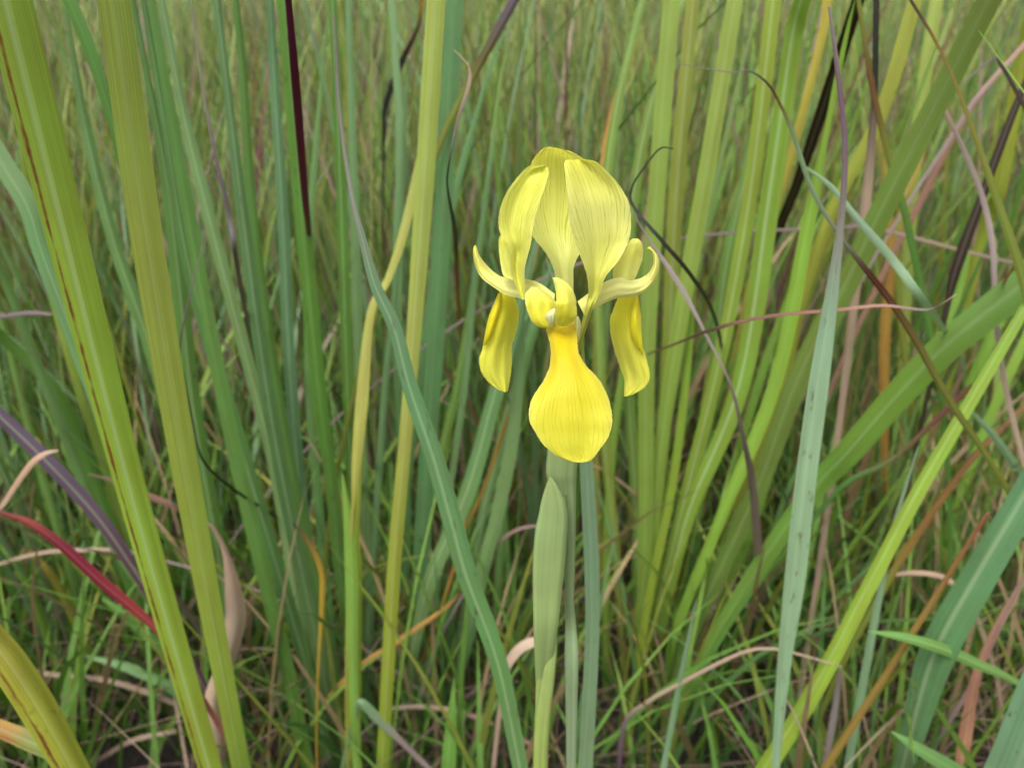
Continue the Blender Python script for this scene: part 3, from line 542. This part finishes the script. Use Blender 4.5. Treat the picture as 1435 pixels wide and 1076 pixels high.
clump('leaf_clump', 'tall yellow-green clump with broad striped leaves right of the flower', 'leaf clump', 930, .74, [
 ([(900,900),(905,700),(906,500),(920,270),(941,0)], (20,24,27,28,28), (.66,.6), [(120,156,60),(136,166,74),(150,178,90)], dict(spots=.1)),
 ([(915,880),(925,700),(937,500),(948,270),(972,0)], (18,20,22,24,22), (.7,.66), [(120,150,56),(150,170,70),(160,172,84)], dict(spots=.1)),
 ([(905,860),(925,640),(948,480),(985,270),(1030,0)], (18,21,26,27,26), (.66,.6), [(124,158,60),(140,170,74),(154,178,90)], dict(spots=.1)),
 ([(930,860),(965,720),(1037,540),(1080,270),(1110,60),(1125,-5)], (16,22,30,32,29,27), (.66,.56), [(130,166,56),(134,170,64),(142,186,74)], dict(spots=.1, rib=.55)),
 ([(915,880),(960,700),(1010,500),(1052,270),(1084,0)], (18,20,22,25,25), (.66,.6), [(120,150,50),(136,164,60),(148,172,66)], dict(spots=.1)),
 ([(955,860),(1012,720),(1085,540),(1131,320),(1155,200)], (16,18,22,22,10), (.6,.54), [(128,170,56),(140,184,64),(144,186,70)], dict(spots=.05)),
 ([(975,860),(1040,690),(1095,540),(1125,420),(1165,300),(1235,160),(1283,0)], (14,16,17,16,18,22,22), (.7,.62), ['ol',(150,160,56),(166,176,66),(176,188,86)]),
 ([(940,860),(985,700),(1020,560),(1052,400),(1100,250),(1150,60),(1160,-5)], (10,12,13,14,14,14,13), .74, [(140,150,50),(150,152,60),(184,170,60)]),
 ([(890,900),(893,740),(882,560),(878,400),(893,240),(935,60),(960,-5)], (14,16,18,18,18,16,13), .72, [(110,148,60),(120,156,70),(130,160,80)]),
 ([(850,960),(850,800),(858,640),(880,480),(905,340)], (12,13,13,13,7), .7, [(120,156,54),(124,160,62)]),
 ([(875,960),(865,800),(846,600),(838,400),(856,200),(890,40),(902,-5)], (12,14,16,16,16,14,12), .7, ['ol',(124,156,66),(116,150,70)]),
 ([(838,420),(845,250),(862,150),(884,80),(900,-5)], (14,14,13,12,6), .72, [(150,150,70),'orr',(210,140,80),(150,160,80)]),
 ([(970,960),(990,800),(1030,650),(1075,500),(1120,380)], (12,13,14,14,7), .68, [(120,160,60),(124,166,64)]),
 ([(945,980),(965,820),(985,660),(1000,520),(1020,360),(1060,180),(1078,60)], (12,14,16,18,18,14,7), .72, [(120,156,56),(110,150,70),(120,158,84)]),
 ([(880,1040),(905,860),(940,690),(960,540),(975,380)], (14,14,14,13,7), .64, [(140,160,44),(120,160,52)]),
 ([(975,1000),(1010,850),(1055,740),(1090,640)], (12,13,12,4), .62, [(110,150,60),(120,160,60)]),
])
clump('leaf_clump', 'loose tuft of yellowish leaves at the far right edge', 'leaf clump', 1330, .92, [
 ([(1300,640),(1330,520),(1355,420),(1386,300),(1400,270),(1430,100),(1450,-5)], (16,17,18,19,22,22,20), (.85,.72), [(140,160,50),(160,176,60),(166,178,66)]),
 ([(1262,600),(1270,420),(1285,200),(1313,0)], (16,18,20,20), .85, [(130,150,70),(150,170,86),(160,182,92)]),
 ([(1240,640),(1240,480),(1248,360),(1240,250),(1220,150)], (12,16,15,12,5), .8, [(160,120,54),(168,130,60),(130,140,60)]),
 ([(1290,640),(1268,500),(1256,380),(1262,300),(1300,190),(1310,160)], (10,11,12,12,10,3), .82, [(130,140,40),(140,150,50),'orr']),
 ([(1320,660),(1352,560),(1404,440),(1460,330)], (14,16,18,16), .8, [(120,170,56),(128,176,64)]),
 ([(1250,700),(1290,640),(1300,520),(1340,420),(1360,350)], (12,13,14,12,4), .8, [(130,176,70),(130,180,76)]),
 ([(1345,700),(1390,580),(1440,470)], (14,15,15), .76, [(120,166,60),(140,180,70)]),
])

clump('leaf_clump', 'sparse leaning leaves under the wide yellow leaves', 'leaf clump', 210, .70, [
 ([(235,880),(214,843),(140,726),(67,547),(10,400),(-20,330)], (17,18,18,16,14,10), (.64,.56), [(124,164,104),(118,160,100),(116,156,104)]),
 ([(200,860),(147,660),(110,547),(67,393),(40,280),(25,160)], (12,13,13,12,11,6), (.66,.6), [(130,160,70),(140,166,70),(130,154,70)]),
 ([(210,900),(140,694),(84,557),(0,470),(-30,440)], (18,19,18,17,12), (.66,.58), [(96,146,66),(100,148,64)]),
 ([(300,900),(254,660),(215,500),(160,340),(120,180),(100,60)], (16,20,22,20,16,8), (.64,.58), [(110,156,84),(112,156,96),(120,160,110)]),
 ([(330,980),(310,800),(275,600),(255,430),(235,260),(205,100)], (20,24,27,25,20,10), (.62,.55), [(104,150,70),(108,154,80),(104,150,90)], dict(spots=.5)),
 ([(120,880),(80,740),(40,600),(10,480),(-20,380)], (12,13,12,10,7), (.7,.64), [(120,164,80),(126,166,90)]),
 ([(95,1000),(70,900),(30,800),(0,760)], (14,14,13,10), .66, [(120,164,60),(126,170,64)]),
 ([(160,1000),(120,900),(75,810),(40,770)], (12,13,12,4), .66, [(134,158,50),(130,150,50),(170,120,50)]),
])
# ------------------------------------------------------------------ random tussocks around and behind (children = leaves, shared shapes)
def rand_leaf(L, w, lean, bend, cbase, ctip, az=0.0, n=9):
    s = np.linspace(0, 1, n); ang = lean + bend*s**1.7
    dl = L/(n-1); x = np.concatenate([[0], np.cumsum(np.sin(ang[:-1])*dl)]); z = np.concatenate([[0], np.cumsum(np.cos(ang[:-1])*dl)])
    pts = np.stack([x*0, x, z-.012], 1)
    wid = w*np.minimum(1, .65+s*1.1)*np.clip(1-s**3.2, .02, 1)
    T = nrm(np.gradient(pts, axis=0)); tw = random.uniform(-1.2, 1.2)*s + random.uniform(-.3, .3)
    W0 = np.array([1., 0, 0]); Nn = nrm(np.cross(T, W0[None]))
    Wd = W0[None]*np.cos(tw)[:, None] + Nn*np.sin(tw)[:, None]; Nd = np.cross(Wd, T)
    V = []; UV = []
    for u in (-1, 0, 1):
        V.append(pts + Wd*(wid*.5*u)[:, None] + Nd*(wid*.12*abs(u))[:, None]); UV.append(np.stack([np.full(n, u*.5+.5), s*L + L*7], 1))
    V = np.stack(V, 1).reshape(-1, 3); UV = np.stack(UV, 1).reshape(-1, 2)
    cc = np.repeat(cbase[None]*(1-s[:, None]**1.5) + ctip[None]*s[:, None]**1.5, 3, axis=0)
    return V, grid_faces(n, 3), UV, cc
sets = dict(
 gl=[((98,138,80),(122,160,106)), ((106,148,90),(128,164,118)), ((100,144,70),(120,158,84)), ((110,146,80),(160,168,90)), ((114,152,106),(140,174,138)), ((120,110,90),(170,146,136)), ((104,146,60),(150,176,70))],
 yg=[((110,140,56),(150,172,76)), ((120,150,54),(166,178,84)), ((104,148,58),(140,180,76)), ((130,140,50),(176,164,80)), ((100,140,66),(136,160,90)), ((120,100,70),(176,140,110))],
 mix=[((96,138,66),(140,166,90)), ((110,146,60),(160,172,80)), ((110,120,60),(170,140,110)), ((100,146,60),(120,170,72)), ((120,110,80),(180,150,130)), ((90,134,80),(120,158,110))])
lib = {}
def leaf_lib(kind, scale):
    key = (kind, scale)
    if key not in lib:
        lib[key] = []
        for i in range(16):
            cb, ct = random.choice(sets[kind])
            L = scale*random.uniform(.7, 1.18); w = random.choice((random.uniform(.002, .005), random.uniform(.004, .011)))*(.6+.5*scale)
            V, Fc, UV, cc = rand_leaf(L, w, random.uniform(.02, .28), random.uniform(.02, .8), col(*cb), col(*ct))
            o = mesh_obj('leaf', V, Fc, UV, cc, np.tile([random.choice((0, .3)), random.choice((0, .15, .3)), 0], (len(V), 1)), M_leaf)
            lib[key].append(o.data); bpy.data.objects.remove(o)
    return lib[key]
def tussock(x, y, n, kind, scale, label, group):
    t = empty('grass_tussock', (x, y, 0)); tag(t, label, 'tussock', group)
    for i in range(n):
        o = bpy.data.objects.new('leaf', random.choice(leaf_lib(kind, scale))); C.objects.link(o); o.parent = t
        r = .07*math.sqrt(random.random()); a = random.random()*6.283
        o.location = (r*math.cos(a), r*math.sin(a), 0); o.rotation_euler = (0, 0, -math.pi/2 + a + random.uniform(-.6, .6))
        s = random.uniform(.85, 1.12); o.scale = (s, s, s)
HUE = dict(gl='grey-green', yg='yellow-green', mix='straw and green')
def px2x(px, Y): return ground_at(px, Y)[0]
for px, Y, k in ((20,.80,'mix'),(130,.74,'gl'),(270,.80,'gl'),(365,.74,'gl')):
    tussock(px2x(px, Y), Y, 28, k, .58, f'half-height {HUE[k]} tussock beside the two wide yellow leaves', 'tussocks beside the wide leaves')
for px, Y, k in ((760,.86,'gl'),(830,.80,'yg')):
    tussock(px2x(px, Y), Y, 24, k, .58, f'half-height {HUE[k]} tussock between the two tall clumps', 'tussocks between the clumps')
for px, Y, k in ((1120,.84,'yg'),(1220,.76,'mix'),(1330,.72,'mix'),(1425,.78,'yg')):
    tussock(px2x(px, Y), Y, 28, k, .48, f'low leafy {HUE[k]} tussock around the blotched pale blue-green leaf', 'low tussocks at the right')
for px, Y, k in ((60,.98,'mix'),(240,.92,'gl'),(420,1.02,'gl'),(600,.95,'gl'),(720,1.12,'gl'),(330,1.22,'gl'),(520,1.3,'gl')):
    tussock(px2x(px, Y), Y, 34, k, .74, f'{HUE[k]} tussock in the blurred grass behind the clump left of the flower', 'tussocks behind the left clump')
for px, Y, k in ((860,1.0,'yg'),(1010,.98,'yg'),(1120,1.15,'yg'),(940,1.3,'yg')):
    tussock(px2x(px, Y), Y, 34, k, .76, 'yellow-green tussock in the blurred grass behind the clump right of the flower', 'tussocks behind the right clump')
for px, Y, k in ((1230,1.2,'mix'),(1400,1.25,'mix'),(1330,1.55,'mix')):
    tussock(px2x(px, Y), Y, 16, k, .6, 'low mixed tussock in the herbs at the right side', 'tussocks in the right herbs')
for i in range(26):
    Y = random.uniform(1.4, 2.7); px = 40 + 1360*(i+.5)/26 + random.uniform(-30, 30)
    k = random.choice(('gl','mix','yg'))
    tussock(px2x(px, Y), Y, 18, k, .78, f'{HUE[k]} tussock of soft blades far back in the meadow', 'far meadow tussocks')

# ------------------------------------------------------------------ what nobody could count
def field(name, n, xyf, Lr, wr, leanr, bendr, cols, label, cat, mat, seg=6, z0=0.0, lie=False):
    xy = xyf(n); L = rng.uniform(*Lr, n); w = rng.uniform(*wr, n); ln = rng.uniform(*leanr, n); bd = rng.uniform(*bendr, n); az = rng.uniform(0, 2*math.pi, n)
    s = np.linspace(0, 1, seg+1); ang = ln[:, None] + bd[:, None]*s[None]**1.4
    dl = (L/seg)[:, None]
    h = np.concatenate([np.zeros((n, 1)), np.cumsum(np.sin(ang[:, :-1])*dl, 1)], 1); z = np.concatenate([np.zeros((n, 1)), np.cumsum(np.cos(ang[:, :-1])*dl, 1)], 1)
    z0a = rng.uniform(0, z0, n)[:, None] if lie else -.012
    kink = rng.normal(0, .12, (n, 1))*s[None]**2*L[:, None] if lie else 0
    px = xy[:, :1] + np.cos(az)[:, None]*h - np.sin(az)[:, None]*kink; py = xy[:, 1:2] + np.sin(az)[:, None]*h + np.cos(az)[:, None]*kink
    pz = np.maximum(z + z0a, -.012 if not lie else .001)
    P3 = np.stack([px, py, pz], -1)
    fa = rng.uniform(0, 2*math.pi, n) if not lie else az + math.pi/2 + rng.normal(0, .5, n)
    if not lie: fa = np.where(rng.random(n) < .6, rng.normal(0, .6, n), fa)
    Wd = np.stack([np.cos(fa), np.sin(fa), rng.normal(0, .15, n)], -1)[:, None, :]
    wid = (w[:, None]*np.minimum(1, .6+s*1.2)*np.clip(1-s**2.6, .03, 1))[..., None]*.5
    V = np.stack([P3 - Wd*wid, P3 + Wd*wid], 2).reshape(-1, 3)
    m = 2*(seg+1); q = np.arange(seg)*2; f1 = np.stack([q, q+1, q+3, q+2], 1)
    Fc = (np.arange(n)[:, None, None]*m + f1[None]).reshape(-1, 4)
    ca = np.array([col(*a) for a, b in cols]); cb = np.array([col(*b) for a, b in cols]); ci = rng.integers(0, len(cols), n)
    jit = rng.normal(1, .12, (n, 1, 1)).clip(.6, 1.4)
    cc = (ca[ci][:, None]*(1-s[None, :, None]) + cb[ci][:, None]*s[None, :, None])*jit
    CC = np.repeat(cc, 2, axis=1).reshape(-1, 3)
    UV = np.tile(np.stack([np.tile([0., 1.], seg+1), np.repeat(s, 2)*.3], 1), (n, 1)); UV[:, 1] += np.repeat(rng.uniform(0, 50, n), m)
    o = mesh_obj(name, V, Fc, UV, np.clip(CC, 0, 1), np.tile([.15, .1, 0], (len(V), 1)), mat); tag(o, label, cat, None, 'stuff')
def tufts(y0, y1, nc, sd, pw=1.0, marg=.15):
    g = wedge(y0, y1, pw, marg)
    def f(n):
        c = g(nc); return c[rng.integers(0, nc, n)] + rng.normal(0, sd, (n, 2))*np.array([1, .7])
    return f
def wedge(y0, y1, pw=1.0, marg=.15):
    def f(n):
        y = (rng.random(n)**pw)*(y1-y0)+y0; hw = (y*cp + .45*sp)*.6*1.12 + marg
        return np.stack([rng.uniform(-1, 1, n)*hw, y], 1)
    return f
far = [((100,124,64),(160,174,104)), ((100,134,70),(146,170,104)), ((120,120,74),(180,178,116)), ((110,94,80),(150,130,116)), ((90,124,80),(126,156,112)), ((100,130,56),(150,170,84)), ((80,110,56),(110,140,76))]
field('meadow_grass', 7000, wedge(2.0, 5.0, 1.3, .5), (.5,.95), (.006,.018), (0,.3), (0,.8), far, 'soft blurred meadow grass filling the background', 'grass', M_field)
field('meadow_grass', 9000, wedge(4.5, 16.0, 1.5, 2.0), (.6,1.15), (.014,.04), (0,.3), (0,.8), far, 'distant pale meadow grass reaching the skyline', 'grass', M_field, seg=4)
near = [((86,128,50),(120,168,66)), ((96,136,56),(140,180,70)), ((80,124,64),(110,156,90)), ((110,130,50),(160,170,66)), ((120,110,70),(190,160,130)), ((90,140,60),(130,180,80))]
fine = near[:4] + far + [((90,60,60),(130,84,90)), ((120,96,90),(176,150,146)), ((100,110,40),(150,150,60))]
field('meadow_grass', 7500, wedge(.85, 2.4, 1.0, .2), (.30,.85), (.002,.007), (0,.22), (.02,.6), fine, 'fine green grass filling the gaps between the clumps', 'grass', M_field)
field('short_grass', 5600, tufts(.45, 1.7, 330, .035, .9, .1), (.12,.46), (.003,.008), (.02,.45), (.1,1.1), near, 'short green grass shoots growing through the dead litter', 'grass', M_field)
litter = [((100,84,76),(150,126,118)), ((76,60,54),(130,104,98)), ((130,108,98),(176,150,138)), ((60,46,42),(84,64,60)), ((120,96,74),(160,134,104)), ((86,62,66),(124,92,94)), ((70,80,40),(110,120,60))]
def around(n):
    a = rng.uniform(0, 2*math.pi, n*4); r = np.sqrt(rng.uniform(.35**2, 2.6**2, n*4)); x, y = r*np.sin(a), r*np.cos(a)
    ok = (np.abs(x) > (y*cp + .7*sp)*.66 + .12) | (y < -.25)
    return np.stack([x, y], 1)[ok][:n]
field('meadow_grass', 5000, around, (.45,.8), (.005,.013), (0,.3), (.05,.7), near, 'tall meadow grass standing all round outside the view', 'grass', M_field)  # out-of-view rest of the meadow, added to block light from the low gaps
field('dead_grass_litter', 3600, wedge(.35, 2.2, .9, .15), (.10,.36), (.0012,.0035), (.9,1.55), (.05,.9), litter, 'tangled tan and brown dead grass lying on the dark soil', 'litter', M_dead, seg=7, z0=.10, lie=True)
